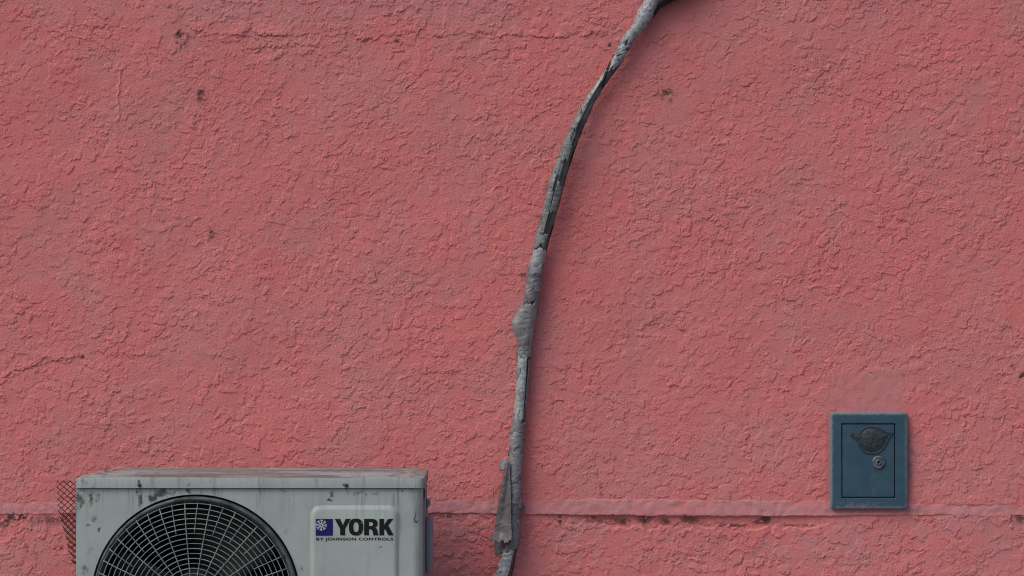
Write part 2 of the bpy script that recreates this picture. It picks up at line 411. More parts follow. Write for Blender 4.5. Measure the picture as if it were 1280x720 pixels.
def paint(name, blots=(), base=(0.405, 0.478, 0.468), brown=0.0):
    p = NT(name, rough=0.55, spec=0.35)
    wv = p.n('ShaderNodeTexNoise'); p.l(p.pos, wv.inputs['Vector']); wv.inputs['Scale'].default_value = 45; wv.inputs['Detail'].default_value = 4
    ws = p.n('ShaderNodeVectorMath', operation='MULTIPLY_ADD'); p.l(wv.outputs['Color'], ws.inputs[0])
    ws.inputs[1].default_value = (0.034, 0, 0.040); ws.inputs[2].default_value = (-0.017, 0, -0.020)
    wp = p.n('ShaderNodeVectorMath', operation='ADD'); p.l(p.pos, wp.inputs[0]); p.l(ws.outputs[0], wp.inputs[1])
    c = p.mix(p.ramp(p.noise(7, 6, 0.62), 0.35, 0.68), base, tuple(b * 0.88 for b in base))
    c = p.mix(p.math('MULTIPLY', p.ramp(p.noise(14, 5, 0.6, 0.3, stretch=(3.2, 1, 0.35)), 0.52, 0.75), 0.45), c, (0.26, 0.31, 0.30))
    if blots:                                       # grime washed down from under the lid
        sz_ = p.n('ShaderNodeSeparateXYZ'); p.l(wp.outputs[0], sz_.inputs[0])
        top = p.ramp(sz_.outputs[2], A(0, 672).z, A(0, 606).z)
        run = p.ramp(p.noise(26, 5, 0.65, 0.2, stretch=(2.6, 1, 0.22)), 0.5, 0.66)
        c = p.mix(p.math('MULTIPLY', p.math('MULTIPLY', run, top), 0.6), c, (0.13, 0.145, 0.135))
    spk = p.ramp(p.noise(230, 3, 0.6), 0.66, 0.74)
    c = p.mix(p.math('MULTIPLY', spk, 0.45), c, (0.12, 0.13, 0.12))
    if brown:
        gn = p.n('ShaderNodeNewGeometry'); sn = p.n('ShaderNodeSeparateXYZ'); p.l(gn.outputs['Normal'], sn.inputs[0])
        brown = p.math('MULTIPLY', p.ramp(sn.outputs[2], .35, .85), brown)      # dust lies on what faces up
        c = p.mix(p.math('MULTIPLY', p.ramp(p.noise(9, 6, 0.65, 0.5, stretch=(0.35, 3, 1)), 0.38, 0.62), brown), c, (0.15, 0.115, 0.10))
        c = p.mix(p.math('MULTIPLY', p.ramp(p.noise(40, 5, 0.7, 0, stretch=(0.3, 3, 1)), 0.52, 0.68), brown), c, (0.30, 0.29, 0.27))
    acc = None
    for (pt, rx, rz, a) in blots:
        b = p.math('MULTIPLY', p.blot(pt, rx, rz, wp.outputs[0]), a)
        acc = b if acc is None else p.math('MAXIMUM', acc, b)
    if acc is not None:
        grit = p.math('MULTIPLY_ADD', p.noise(150, 6, 0.75), 2.0, -1.0)
        m = p.ramp(p.math('ADD', acc, p.math('MULTIPLY', grit, p.ramp(acc, 0.0, 0.25))), 0.16, 1.0)
        c = p.mix(p.math('MULTIPLY', m, 0.90), c, (0.034, 0.036, 0.032))
    p.color(c)
    p.b.inputs['Roughness'].default_value = 0.6
    p.bump(p.math('ADD', p.noise(60, 3), p.math('MULTIPLY', p.noise(6, 2), 4.0)), 0.0008, 0.6)
    return p.m
def bl(px, py, rx, ry, a): return (A(px, py), sz(rx * 1.3, DF), sz(ry * 1.3, DF), a * 1.1)
front_m = paint('weathered_panel_paint', [
    bl(100, 625, 5, 20, .8), bl(114, 622, 5, 14, .75), bl(121, 620, 4, 9, .6), bl(174, 622, 4.5, 16, .95), bl(199, 616, 14, 8, .95), bl(192, 623, 9, 7, 1.1), bl(206, 612, 10, 5, 1.0), bl(236, 614, 4, 7, .9),
    bl(215, 615, 16, 4, .6), bl(124, 664, 3, 5, .9), bl(110, 655, 7, 3, .7), bl(118, 648, 6, 5, .6), bl(106, 713, 6, 9, .65), bl(168, 650, 6, 7, .4), bl(112, 690, 9, 8, .35),
    bl(411, 627, 7, 3, 1.0), bl(416, 618, 4, 8, .75), bl(433, 616, 3, 12, .5), bl(447, 618, 8, 6, .6), bl(457, 619, 3, 5, .5), bl(470, 615, 9, 3, .5), bl(503, 615, 3, 3, .9), bl(354, 614, 10, 4, .5), bl(362, 628, 3, 14, .35),
    bl(359, 661, 2.5, 6, .5), bl(519, 646, 1.6, 9, .9), bl(521, 652, 2.2, 3, 1.0), bl(477, 683, 2, 2, .8), bl(433, 692, 3, 2.5, .4), bl(377, 712, 3, 4, .7), bl(300, 700, 1, 1, .1)])
lid_m = paint('dusty_lid_paint', [bl(104, 602, 8, 5, .55), bl(115, 606, 6, 4, .5), bl(174, 605, 3, 5, 1.1), bl(433, 607, 2.5, 4, 1.0), bl(237, 605, 3, 6, .6), bl(531, 606, 4, 9, .6)], base=(0.37, 0.43, 0.435), brown=0.85)
side_m = paint('side_panel_paint', [bl(527, 622, 3, 16, .8)], base=(0.32, 0.38, 0.39))
dk = NT('dark_interior', rough=0.8); dk.color(dk.mix(dk.noise(30, 4), (0.006, 0.008, 0.008), (0.014, 0.016, 0.016)))
wire_m = NT('grille_plastic', rough=0.55); wire_m.color(wire_m.mix(wire_m.ramp(wire_m.noise(35, 4), .35, .65), (0.17, 0.21, 0.22), (0.26, 0.31, 0.32)))
rim_m = NT('grille_rim_plastic', rough=0.6); rim_m.color(rim_m.mix(rim_m.ramp(rim_m.noise(40, 5), .4, .65), (0.11, 0.135, 0.14), (0.05, 0.06, 0.062)))
metal_dk = NT('rusty_dark_metal', rough=0.7); metal_dk.color(metal_dk.mix(metal_dk.noise(90, 4), (0.032, 0.020, 0.020), (0.07, 0.035, 0.031)))
screw_m = NT('screw_steel', rough=0.5, metal=0.6); screw_m.color((0.09, 0.09, 0.085))
cover_m = NT('valve_cover_plastic', rough=0.6); cover_m.color(cover_m.mix(cover_m.noise(25, 4), (0.25, 0.245, 0.31), (0.31, 0.30, 0.37)))

ac = empty('outdoor_unit', ((xl + xr) / 2, (YF + YB) / 2, PAVE))
tag(ac, 'dirty grey-white air conditioner outdoor unit with round fan grille, standing before the pink wall', 'air conditioner')

# front panel: sheet with the round fan opening and a rounded right corner
bm = bmesh.new()
x_split = A(380, 0).x
N = 96
outer, inner, deep = [], [], []
def sq(a):
    c, s = math.cos(a), math.sin(a)
    ts = []
    if c > 1e-9: ts.append((x_split - fc.x) / c)
    if c < -1e-9: ts.append((xl - fc.x) / c)
    if s > 1e-9: ts.append((zt - fc.z) / s)
    if s < -1e-9: ts.append((zb - fc.z) / s)
    return min(t for t in ts if t > 0)
angs = [2 * math.pi * k / N for k in range(N)]
for cxn, czn in ((x_split, zt), (xl, zt), (xl, zb), (x_split, zb)):
    ca = math.atan2(czn - fc.z, cxn - fc.x) % (2 * math.pi)
    k = min(range(N), key=lambda q: abs((angs[q] - ca + math.pi) % (2 * math.pi) - math.pi)); angs[k] = ca
for a in angs:
    t = sq(a)
    outer.append(bm.verts.new((fc.x + t * math.cos(a), YF, fc.z + t * math.sin(a))))
    inner.append(bm.verts.new((fc.x + RH * math.cos(a), YF, fc.z + RH * math.sin(a))))
    deep.append(bm.verts.new((fc.x + (RH - .002) * math.cos(a), YF + 0.03, fc.z + (RH - .002) * math.sin(a))))
for k in range(N):
    k2 = (k + 1) % N
    bm.faces.new((outer[k], outer[k2], inner[k2], inner[k]))
    bm.faces.new((inner[k], inner[k2], deep[k2], deep[k]))
# flat sheet right of the opening, then the rounded corner and a short return
rc = 0.022
prof = [(x_split, YF)] + [(x_split + (xr - rc - x_split) * t, YF) for t in (0.5,)] + \
       [(xr - rc + rc * math.sin(b), YF + rc - rc * math.cos(b)) for b in [R(9 * q) for q in range(11)]] + [(xr, YF + 0.04)]
rows = []
for q in range(25):
    z = zb + (zt - zb) * q / 24
    rows.append([bm.verts.new((x, y, z)) for (x, y) in prof])
for q in range(24):
    for k in range(len(prof) - 1):
        bm.faces.new((rows[q][k], rows[q][k + 1], rows[q + 1][k + 1], rows[q + 1][k]))
dent = A(519, 656)                              # a small dent on the rounded corner
for row in rows:
    for v in row:
        d = math.hypot((v.co.x - dent.x) / 0.012, (v.co.z - dent.z) / 0.02)
        v.co.y += 0.004 * math.exp(-d * d)
bm.faces.new([bm.verts.new(p) for p in ((xl, YF, zb), (xl, YF, zt), (xl, YF + .03, zt), (xl, YF + .03, zb))])
bmesh.ops.remove_doubles(bm, verts=bm.verts, dist=1e-5)
fp = bm_obj('front_panel', bm, front_m, ac, smooth=True, sharp=35, flat_y=YF)

# casing: left and right sides, back, base pan, and the dark cavity
bm = bmesh.new(); bm_box(bm, xl + .001, xl + .004, YF + .031, YB - 0.055, zb, zt)
bm_box(bm, xl + .03, xr - .01, YB - .012, YB - .001, zb + .01, zt)
bm_box(bm, xl + .004, xr - .004, YF + .005, YB, zb - .012, zb - .001)
bm_obj('casing', bm, side_m, ac)
bm = bmesh.new(); bm_box(bm, xr - .006, xr - .002, YF + .046, YF + .135, zb, zt - .008, .001)
bm_box(bm, xr - .007, xr + .001, YF + .150, YB - .001, zb, zt - .004, .001)
bm_box(bm, xr - .011, xr - .008, YF + .03, YB - .002, zb, zt - .002)
bm_obj('side_panel', bm, side_m, ac)
bm = bmesh.new()
bm_box(bm, xl + .012, x_split + .004, YB - .03, YB - .02, zb + .005, zt - .003)
bm_box(bm, x_split - .004, x_split, YF + .032, YB - .031, zb + .005, zt - .003)
bm_box(bm, xl + .005, xr - .026, YF + .004, YB - .0355, zt - .006, A(0, 610).z + .003)  # dark filler box added under the lid to close the see-through gap, not coil
bm_obj('coil_and_dark_filler', bm, dk.m, ac)

# lid: rounded front corners, chamfered back-left corner, skirt, embossed top
def rounded(pts_r, seg=5):
    out = []
    n = len(pts_r)
    for i in range(n):
        x, y, r = pts_r[i]; p = Vector((x, y)); a = Vector(pts_r[i - 1][:2]); b = Vector(pts_r[(i + 1) % n][:2])
        if r <= 0: out.append(p); continue
        u = (a - p).normalized(); v = (b - p).normalized()
        p0, p1 = p + u * r, p + v * r
        for k in range(seg + 1):
            t = k / seg
            out.append((1 - t) ** 2 * p0 + 2 * t * (1 - t) * p + t * t * p1)
    return out
lx0, lx1, ly0, ly1 = A(94.5, 0).x, A(530.5, 0).x, YF - .006, YB
outl = rounded([(lx0, ly0, .012), (lx1, ly0, .022), (lx1, ly1, .008), (lx0 + .05, ly1, .01), (lx0, ly1 - .19, .02)])
cen = Vector((sum(p.x for p in outl) / len(outl), sum(p.y for p in outl) / len(outl)))
bm = bmesh.new()
def ring(ins, z, jig=0):
    rr = []
    for p in outl:
        d = (p - cen); q = Vector((p.x - math.copysign(ins, d.x), p.y - math.copysign(ins, d.y)))
        rr.append(bm.verts.new((q.x, q.y, z)))
    return rr
zs0 = A(0, 610).z
levels = [ring(.0015, zs0 - .0), ring(0, zs0), ring(0, zlid - .004), ring(.0012, zlid - .0012), ring(.004, zlid), ring(.018, zlid + .0005),
          ring(.026, zlid + .004), ring(.036, zlid + .0045), ring(.044, zlid + .001), ring(.056, zlid + .001), ring(.066, zlid + .005), ring(.11, zlid + .0055)]
for a, b in zip(levels, levels[1:]):
    for k in range(len(a)):
        bm.faces.new((a[k], a[(k + 1) % len(a)], b[(k + 1) % len(a)], b[k]))
bm.faces.new(levels[-1])
bmesh.ops.recalc_face_normals(bm, faces=bm.faces)
lid = bm_obj('lid', bm, lid_m, ac, smooth=True, sharp=40)
for (sx, sy) in ((174.5, 606), (433, 606.5)):
    m = MB(); c = A(sx, sy); y0 = ly0
    m.lathe([(.0005, y0 - .004), (.003, y0 - .004), (.0042, y0 - .002), (.0046, y0 + .0015)], c.x, c.z, 14)
    m.build('screw', screw_m.m, ac)

# raised badge panel with a soft bevel
def rrect(x0, x1, z0, z1, r, seg=7):
    pts = []
    for cx, cz, a0 in ((x1 - r, z1 - r, 0), (x0 + r, z1 - r, 90), (x0 + r, z0 + r, 180), (x1 - r, z0 + r, 270)):
        for k in range(seg + 1):
            a = R(a0 + 90 * k / seg); pts.append((cx + r * math.cos(a), cz + r * math.sin(a)))
    return pts
bx0, bx1, bz1, bz0 = A(385.5, 0).x, A(501, 0).x, A(0, 629.5).z, zb + .05
RAISE = .0065
bm = bmesh.new(); prev = None
for t in range(8):
    u = t / 7; ins = sz(8.0, DF) * u
    yy = YF + .0015 - (RAISE + .0015) * (u * u * (3 - 2 * u))
    cur = [bm.verts.new((x, yy, z)) for x, z in rrect(bx0 + ins, bx1 - ins, bz0 + ins, bz1 - ins, sz(14, DF) - ins * .6)]
    if prev:
        for k in range(len(cur)): bm.faces.new((prev[k], prev[(k + 1) % len(cur)], cur[(k + 1) % len(cur)], cur[k]))
    prev = cur
bm.faces.new(prev)
badge = bm_obj('badge_panel', bm, front_m, ac, smooth=True, sharp=50)
YP = YF - RAISE

# lettering
ink = NT('black_print', rough=0.5); ink.color(ink.mix(ink.ramp(ink.noise(260, 3), .68, .74), (0.006, 0.008, 0.008), (0.28, 0.33, 0.33)))
blue_m = NT('blue_print', rough=0.5); blue_m.color(blue_m.mix(blue_m.ramp(blue_m.noise(260, 3), .69, .75), (0.006, 0.010, 0.13), (0.2, 0.24, 0.32)))
white_m = NT('white_print', rough=0.5); white_m.color((0.42, 0.47, 0.49))
def flat_shape(name, loops, mat, parent, y, thick=.0003):
    cu = bpy.data.curves.new('outline', 'CURVE'); cu.dimensions = '2D'; cu.fill_mode = 'BOTH'; cu.extrude = thick
    for lp in loops:
        s = cu.splines.new('POLY'); s.points.add(len(lp) - 1); s.use_cyclic_u = True
        for q, (px, py) in zip(s.points, lp):
            wpt = P(px, py, DF); q.co = (wpt.x, wpt.z, 0, 1)
    tmp = bpy.data.objects.new('tmp', cu); C.objects.link(tmp)
    dg = bpy.context.evaluated_depsgraph_get(); me = bpy.data.meshes.new_from_object(tmp.evaluated_get(dg))
    bpy.data.objects.remove(tmp)
    vs = [Vector((v.co.x, y + v.co.z * -1, v.co.y)) for v in me.vertices]
    fs = [tuple(p.vertices) for p in me.polygons]
    bpy.data.meshes.remove(me)
    return mesh_obj(name, vs, fs, mat, parent)
def ell(cx, cy, rx, ry, n=28): return [(cx + rx * math.cos(2 * math.pi * k / n), cy + ry * math.sin(2 * math.pi * k / n)) for k in range(n)]
T, B = 648.2, 668.8
flat_shape('letter', [[(418.6, T), (425.4, T), (428.8, 656.2), (432.3, T), (438.6, T), (431.6, 660.8), (431.6, B), (425.4, B), (425.4, 660.8)]], ink.m, badge, YP - .0005)
def sup(cx, cy, rx, ry, e=2.5, n=32):
    o = []
    for k in range(n):
        a = 2 * math.pi * k / n; c, s = math.cos(a), math.sin(a)
        o.append((cx + rx * math.copysign(abs(c) ** (2 / e), c), cy + ry * math.copysign(abs(s) ** (2 / e), s)))
    return o
flat_shape('letter', [sup(445.2, 658.5, 9.0, 10.6), sup(445.2, 658.5, 3.3, 6.2)], ink.m, badge, YP - .0005)
flat_shape('letter', [[(455.3, T), (466.0, T), (469.3, 649.0), (471.6, 651.0), (472.4, 653.8), (471.8, 656.6), (469.3, 659.2), (471.6, 661.0), (472.2, 664.5), (473.4, B), (466.8, B), (466.0, 664.6), (465.2, 662.0), (463.2, 661.2), (461.4, 661.2), (461.4, B), (455.3, B)],
                      [(461.4, 652.2), (461.4, 657.2), (464.4, 657.2), (466.0, 656.4), (466.5, 654.7), (466.0, 653.0), (464.4, 652.2)]], ink.m, badge, YP - .0005)
flat_shape('letter', [[(474.3, T), (480.2, T), (480.2, 655.8), (485.2, T), (491.8, T), (485.6, 656.2), (492.2, B), (485.4, B), (481.6, 660.8), (480.2, 662.4), (480.2, B), (474.3, B)]], ink.m, badge, YP - .0005)
sqr = flat_shape('emblem_square', [[(395, 648.4), (416.2, 648.4), (416.2, 669.2), (395, 669.2)]], blue_m.m, badge, YP - .0005)
star = []
for k in range(8):
    a = R(45 * k + 4)
    def pol(r, da): return (402.0 + r * math.cos(a + R(da)), 656.0 + r * math.sin(a + R(da)))
    star += [pol(2.0, -22.5), pol(4.4, -9), pol(6.4, -17), pol(7.4, -9), pol(6.0, 0), pol(7.4, 9), pol(6.4, 17), pol(4.4, 9)]
flat_shape('snowflake', [star, ell(402, 656, 1.0, 1.0, 8)], white_m.m, sqr, YP - .0012)
fcu = bpy.data.curves.new('text', 'FONT'); fcu.body = 'BY JOHNSON CONTROLS'; fcu.size = 1; fcu.offset = 0.03; fcu.space_character = 1.12
tmp = bpy.data.objects.new('tmp', fcu); C.objects.link(tmp)
dg = bpy.context.evaluated_depsgraph_get(); me = bpy.data.meshes.new_from_object(tmp.evaluated_get(dg)); bpy.data.objects.remove(tmp)
vx = [v.co.x for v in me.vertices]; vy = [v.co.y for v in me.vertices]
a0, a1, b0, b1 = min(vx), max(vx), min(vy), max(vy)
p0, p1 = A(395.6, 676.3), A(491.6, 671.6)
vs = [Vector((p0.x + (v.co.x - a0) / (a1 - a0) * (p1.x - p0.x), YP - .0006, p0.z + (v.co.y - b0) / (b1 - b0) * (p1.z - p0.z))) for v in me.vertices]
mesh_obj('small_lettering', vs, [tuple(p.vertices) for p in me.polygons], ink.m, badge)

# fan grille: rim, rings, long and short spokes
gr = MB()
gr.lathe([(RH - .0055, YF + .02), (RH - .0045, YF + .001), (RH - .0052, YF - .006), (RH - .0068, YF - .010), (RH - .009, YF - .0115), (RH - .012, YF - .009), (RH - .019, YF + .006), (RH - .0205, YF + .02)], fc.x, fc.z, 128)
rim = gr.build('grille_rim', rim_m.m, ac)
YG = YF - .016
gc = A(242.6, 752.5)
def dome(r): return YG + (.008 * max(0, (r - sz(112, DF)) / sz(14, DF)) ** 2)
gm = MB()
def circ(r, y, wr, n=112):
    gm.tube([Vector((gc.x + r * math.cos(2 * math.pi * k / n), y, gc.z + r * math.sin(2 * math.pi * k / n))) for k in range(n)], wr, 6, True)
rp = 123.5; i = 0
while rp > 26:
    r = sz(rp, DF)
    circ(r, dome(r) + (.0 if i % 2 else .0015), .00115 if i % 2 else .00090)
    rp -= 6.2; i += 1
for k in range(48):
    a = R(90 + 5.0 + 7.5 * k)
    main = k % 2 == 0
    r0 = sz(124.8, DF); r1 = sz(24, DF) if main else sz(87, DF)
    pts = []
    for q in range(9):
        r = r0 + (r1 - r0) * q / 8
        aa = a + R(1.5) * (q / 8)
        pts.append(Vector((gc.x + r * math.cos(aa), dome(r) - .0008, gc.z + r * math.sin(aa))))
    gm.tube(pts, .00120 if main else .0010, 6)
gm.lathe([(.0005, YG - .002), (sz(22, DF), YG - .002), (sz(25, DF), YG), (sz(25, DF), YG + .004)], gc.x, gc.z, 64)
grille = gm.build('fan_grille', wire_m.m, ac)
# fan behind it
fanm = NT('fan_plastic', rough=0.6); fanm.color((0.016, 0.019, 0.019))
fan = MB(); fan.lathe([(.0005, YF + .03), (.05, YF + .032), (.06, YF + .04), (.06, YF + .12)], fc.x, fc.z, 40)
fan_o = fan.build('fan', fanm.m, ac)
for k in range(3):
    vs, fs = [], []
    for q in range(9):
        for s in range(9):
            r = .058 + (.150) * q / 8; a = R(120 * k + 20 + (s / 8) * (72 + 14 * q / 8) + 10 * q / 8)
            vs.append(Vector((fc.x + r * math.cos(a), YF + .05 + .07 * s / 8, fc.z + r * math.sin(a))))
    fs = [(q * 9 + s, q * 9 + s + 1, q * 9 + s + 10, q * 9 + s + 9) for q in range(8) for s in range(8)]
    b = mesh_obj('fan_blade', vs, fs, fanm.m, fan_o, True)
    so = b.modifiers.new('thick', 'SOLIDIFY'); so.thickness = .002
cav = MB(); cav.lathe([(RH - .0018, YF + .028), (RH - .010, YF + .05), (RH - .010, YF + .16), (RH - .02, YF + .2), (.001, YF + .2)], fc.x, fc.z, 72)
cav.build('fan_shroud', dk.m, ac)

# valve cover, its upper clip and the feet
bm = bmesh.new(); v0 = P(529.5, 646, 6.42); v1 = P(541, 715, 6.42)
bm_box(bm, xr + .0012, v1.x, YB - .13, YB - .03, v1.z, v0.z, .006, 3)
bm_obj('valve_cover', bm, cover_m.m, ac, True, 40)
bm = bmesh.new(); v0 = P(530, 625, 6.42); v1 = P(537.5, 640, 6.42)
bm_box(bm, xr + .0012, v1.x, YB - .07, YB - .035, v1.z + .011, v0.z, .003)
bm_box(bm, xr + .0012, v1.x - .006, YB - .066, YB - .04, v1.z - .004, v1.z + .0105, .001)
bm_obj('clip', bm, side_m, ac)
for fx_ in (xl + .12, xr - .12):
    bm = bmesh.new(); bm_box(bm, fx_ - .03, fx_ + .03, YF - .01, YB + .01, PAVE, zb - .0125, .004)
    bm_obj('foot', bm, metal_dk.m, ac)

# rear coil guard: expanded wire mesh that has sprung out past the left side
gy = [(600, 71), (612, 70), (626, 71), (645, 74), (662, 79), (680, 84), (700, 89.5), (713, 95), (740, 97)]
def left_edge(y): return float(np.interp(y, [q[0] for q in gy], [q[1] for q in gy]))
DG = 6.42
mg = MB()
def guard(layer, ox, oy, y_from, dd):
    rnd = random.Random(5 + layer)
    for i in range(-1, 14):
        sgn = 1 if i % 2 else -1
        run = []
        for j in range(0, 36):
            y = 601 + j * 3.8 + oy
            x = 70 + i * 4.0 + ox + sgn * (2.0 if j % 2 else -2.0) + 0.8 * math.sin(y * .08 + i * .3)
            d = DG + dd + .012 * math.sin((y - 600) / 40.0) + .02 * ((y - 600) / 110.0) ** 2 + rnd.uniform(-.001, .001)
            ok = x > left_edge(y) - 1.0 and y >= y_from and x < 118
            if ok: run.append(P(x, y, d))
            if (not ok or j == 35) and len(run) > 1: mg.tube(run, .00125, 5)
            if not ok: run = []
guard(0, 0, 0, 600, 0)
guard(1, 2.2, 0.4, 642, .006)
mg.build('coil_guard', metal_dk.m, ac, False)

# ------------------------------------------------------------------ small blue cabinet in the wall
DW = 6.6
cab_c = P(1085.5, 575.5)
cab = empty('wall_cabinet', (cab_c.x, 0, P(0, 636).z))
tag(cab, 'small blue metal wall cabinet with a dark crest and round lock on its door', 'cabinet')
def cab_paint(name, chips):
    p = NT(name, rough=0.5, spec=0.4)
    c = p.mix(p.ramp(p.noise(25, 5, .6), .35, .65), (0.033, 0.085, 0.134), (0.043, 0.103, 0.148))
    c = p.mix(p.math('MULTIPLY', p.ramp(p.noise(30, 5, .6, stretch=(3, 1, .4)), .5, .72), .35), c, (0.045, 0.10, 0.140))
    streak = p.math('MULTIPLY', p.blot(P(1091, 605), sz(6), sz(26)), p.ramp(p.noise(90, 4, .7), .42, .62))
    c = p.mix(p.math('MULTIPLY', streak, .6), c, (0.13, 0.15, 0.16))
    low_ = p.math('MULTIPLY', p.blot(P(1072, 634), sz(62), sz(13)), p.ramp(p.noise(120, 5, .7), .43, .6))
    c = p.mix(p.math('MULTIPLY', low_, .8), c, (0.22, 0.21, 0.23))
    sep = p.n('ShaderNodeSeparateXYZ'); p.l(p.pos, sep.inputs[0])
    dx = p.math('ABSOLUTE', p.math('SUBTRACT', sep.outputs[0], cab_c.x)); dz = p.math('ABSOLUTE', p.math('SUBTRACT', sep.outputs[2], cab_c.z))
    ed = p.math('MAXIMUM', p.math('SUBTRACT', dx, sz(48.5)), p.math('SUBTRACT', dz, sz(60.5)))
    e = p.math('MULTIPLY', p.ramp(p.math('ADD', ed, p.math('MULTIPLY_ADD', p.noise(110, 4, .7), .011, -.0055)), -.0095, .0), chips)
    c = p.mix(e, c, (0.24, 0.28, 0.30))
    p.color(c); p.bump(p.noise(180, 4, .6), .0008, .6)
    return p.m
frame_m = cab_paint('worn_blue_paint', .75); door_m = cab_paint('blue_door_paint', 0.0)
YC = -0.016
def ring_pts(x0, x1, y0, y1, r, y, seg=5):
    a, b = P(x0, y1), P(x1, y0)
    return [(x, y, z) for x, z in rrect(a.x, b.x, a.z, b.z, sz(r), seg)]
bm = bmesh.new()
lv = [ring_pts(1037, 1134, 515, 636, 4.2, .006), ring_pts(1037, 1134, 515, 636, 4.2, YC + .005), ring_pts(1037.8, 1133.2, 515.8, 635.2, 4.2, YC + .002), ring_pts(1039.4, 1131.7, 517.6, 633.8, 3, YC), ring_pts(1040.4, 1130.7, 518.6, 632.8, 3, YC), ring_pts(1049.6, 1119.4, 527.6, 623.5, 1.3, YC),
      ring_pts(1050.2, 1118.8, 528.2, 622.9, 1.2, YC), ring_pts(1050.9, 1118.1, 528.9, 622.2, 1.0, YC + .0012), ring_pts(1050.9, 1118.1, 528.9, 622.2, 1.0, .004)]
lv = [[bm.verts.new(q) for q in l_] for l_ in lv]
for a, b in zip(lv, lv[1:]):
    for k in range(len(a)): bm.faces.new((a[k], a[(k + 1) % len(a)], b[(k + 1) % len(a)], b[k]))
frame = bm_obj('frame', bm, frame_m, cab, True, 30)
bm = bmesh.new()
lv = [ring_pts(1052.2, 1117.0, 530.3, 621.0, .8, .003), ring_pts(1052.2, 1117.0, 530.3, 621.0, .8, YC + .003), ring_pts(1053.0, 1116.2, 531.1, 620.2, .8, YC + .0018), ring_pts(1053.8, 1115.4, 531.9, 619.4, .8, YC + .0018)]
lv = [[bm.verts.new(q) for q in l_] for l_ in lv]
for a, b in zip(lv, lv[1:]):
    for k in range(len(a)): bm.faces.new((a[k], a[(k + 1) % len(a)], b[(k + 1) % len(a)], b[k]))
bm.faces.new(lv[-1])
door = bm_obj('door', bm, door_m, cab, True, 30)
mb = MB(); bm = bmesh.new(); bm_box(bm, P(1045, 0).x, P(1124, 0).x, .0045, .013, P(0, 628).z, P(0, 523).z); bm_obj('backing', bm, dk.m, cab)
YD = YC + .0018
# crest in low relief
em = NT('tarnished_crest', rough=0.6, metal=0.2)
em.color(em.mix(em.ramp(em.noise(70, 5, .65), .4, .62), (0.030, 0.055, 0.075), (0.062, 0.075, 0.080)))
em.bump(em.noise(120, 4, .6), .0015, 1.0)
crest = [(1061.0, 542.5), (1062.2, 540.2), (1065, 541.6), (1069.5, 542.4), (1072.3, 541.0), (1074.0, 537.6), (1077.2, 534.6), (1081.5, 532.9), (1088, 532.4), (1095, 532.9), (1100, 534.6), (1103.5, 537.4), (1106, 539.6), (1110, 540.6), (1115.5, 540.2),
         (1114.8, 543.0), (1112.0, 546.2), (1109.8, 550.2), (1107.5, 555.5), (1104, 561.0), (1099, 565.2), (1093, 567.6), (1087, 567.9), (1080.5, 566.2), (1075.5, 562.6), (1072.2, 557.5), (1070.2, 552.0), (1067.6, 548.6), (1063.6, 546.2)]
cc = Vector((1088.5, 548.5))
bm = bmesh.new(); prev = None
for (sc, dy) in ((1.0, .001), (1.0, -.0012), (.94, -.0026), (.88, -.0018), (.80, -.0016), (.72, -.0036), (.4, -.0046), (.12, -.005)):
    cur = []
    for (x, y) in crest:
        q = cc + (Vector((x, y)) - cc) * sc; w_ = P(q.x, q.y); cur.append(bm.verts.new((w_.x, YD + dy, w_.z)))
    if prev:
        for k in range(len(cur)): bm.faces.new((prev[k], prev[(k + 1) % len(cur)], cur[(k + 1) % len(cur)], cur[k]))
    prev = cur
bm.faces.new(prev)
bm_obj('crest', bm, em.m, door, True, 50)
mb = MB()
for rr in (12.5, 15.2):
    mb.tube([P(1088.5 + rr * math.cos(R(a)), 548.5 + rr * .95 * math.sin(R(a))) + Vector((0, YD - .0026, 0)) for a in range(20, 161, 10)], .0008, 6)
for (q0, q1, q2) in (((1080, 548), (1086, 546), (1092, 549)), ((1084, 553), (1090, 551), (1097, 550)), ((1088, 540), (1089, 547), (1088, 556))):
    mb.tube([P(*q) + Vector((0, YD - .0046, 0)) for q in (q0, q1, q2)], .0011, 6)
mb.build('crest_relief', em.m, bpy.data.objects['crest'])
lkm = NT('worn_lock_metal', rough=0.45, metal=0.35); lkm.color(lkm.mix(lkm.ramp(lkm.noise(150, 4), .4, .6), (0.16, 0.21, 0.235), (0.07, 0.10, 0.12)))
lk = P(1097, 577.5); mb = MB(); k_ = sz(1)
mb.lathe([(8.2 * k_, YD + .0005), (8.2 * k_, YD - .003), (7.2 * k_, YD - .0048), (5.6 * k_, YD - .0050), (4.9 * k_, YD - .0036), (4.2 * k_, YD - .0036), (3.8 * k_, YD - .0058), (1.7 * k_, YD - .0062), (1.2 * k_, YD - .0025), (.05 * k_, YD - .0022)], lk.x, lk.z, 32)
lock = mb.build('lock', lkm.m, door)
mb = MB(); mb.lathe([(1.3 * k_, YD - .0024), (1.3 * k_, YD - .0033), (.05 * k_, YD - .0034)], lk.x, lk.z, 12)
mb.build('keyhole', dk.m, lock)
for a in (20, 75, 130, 185, 240):
    pass

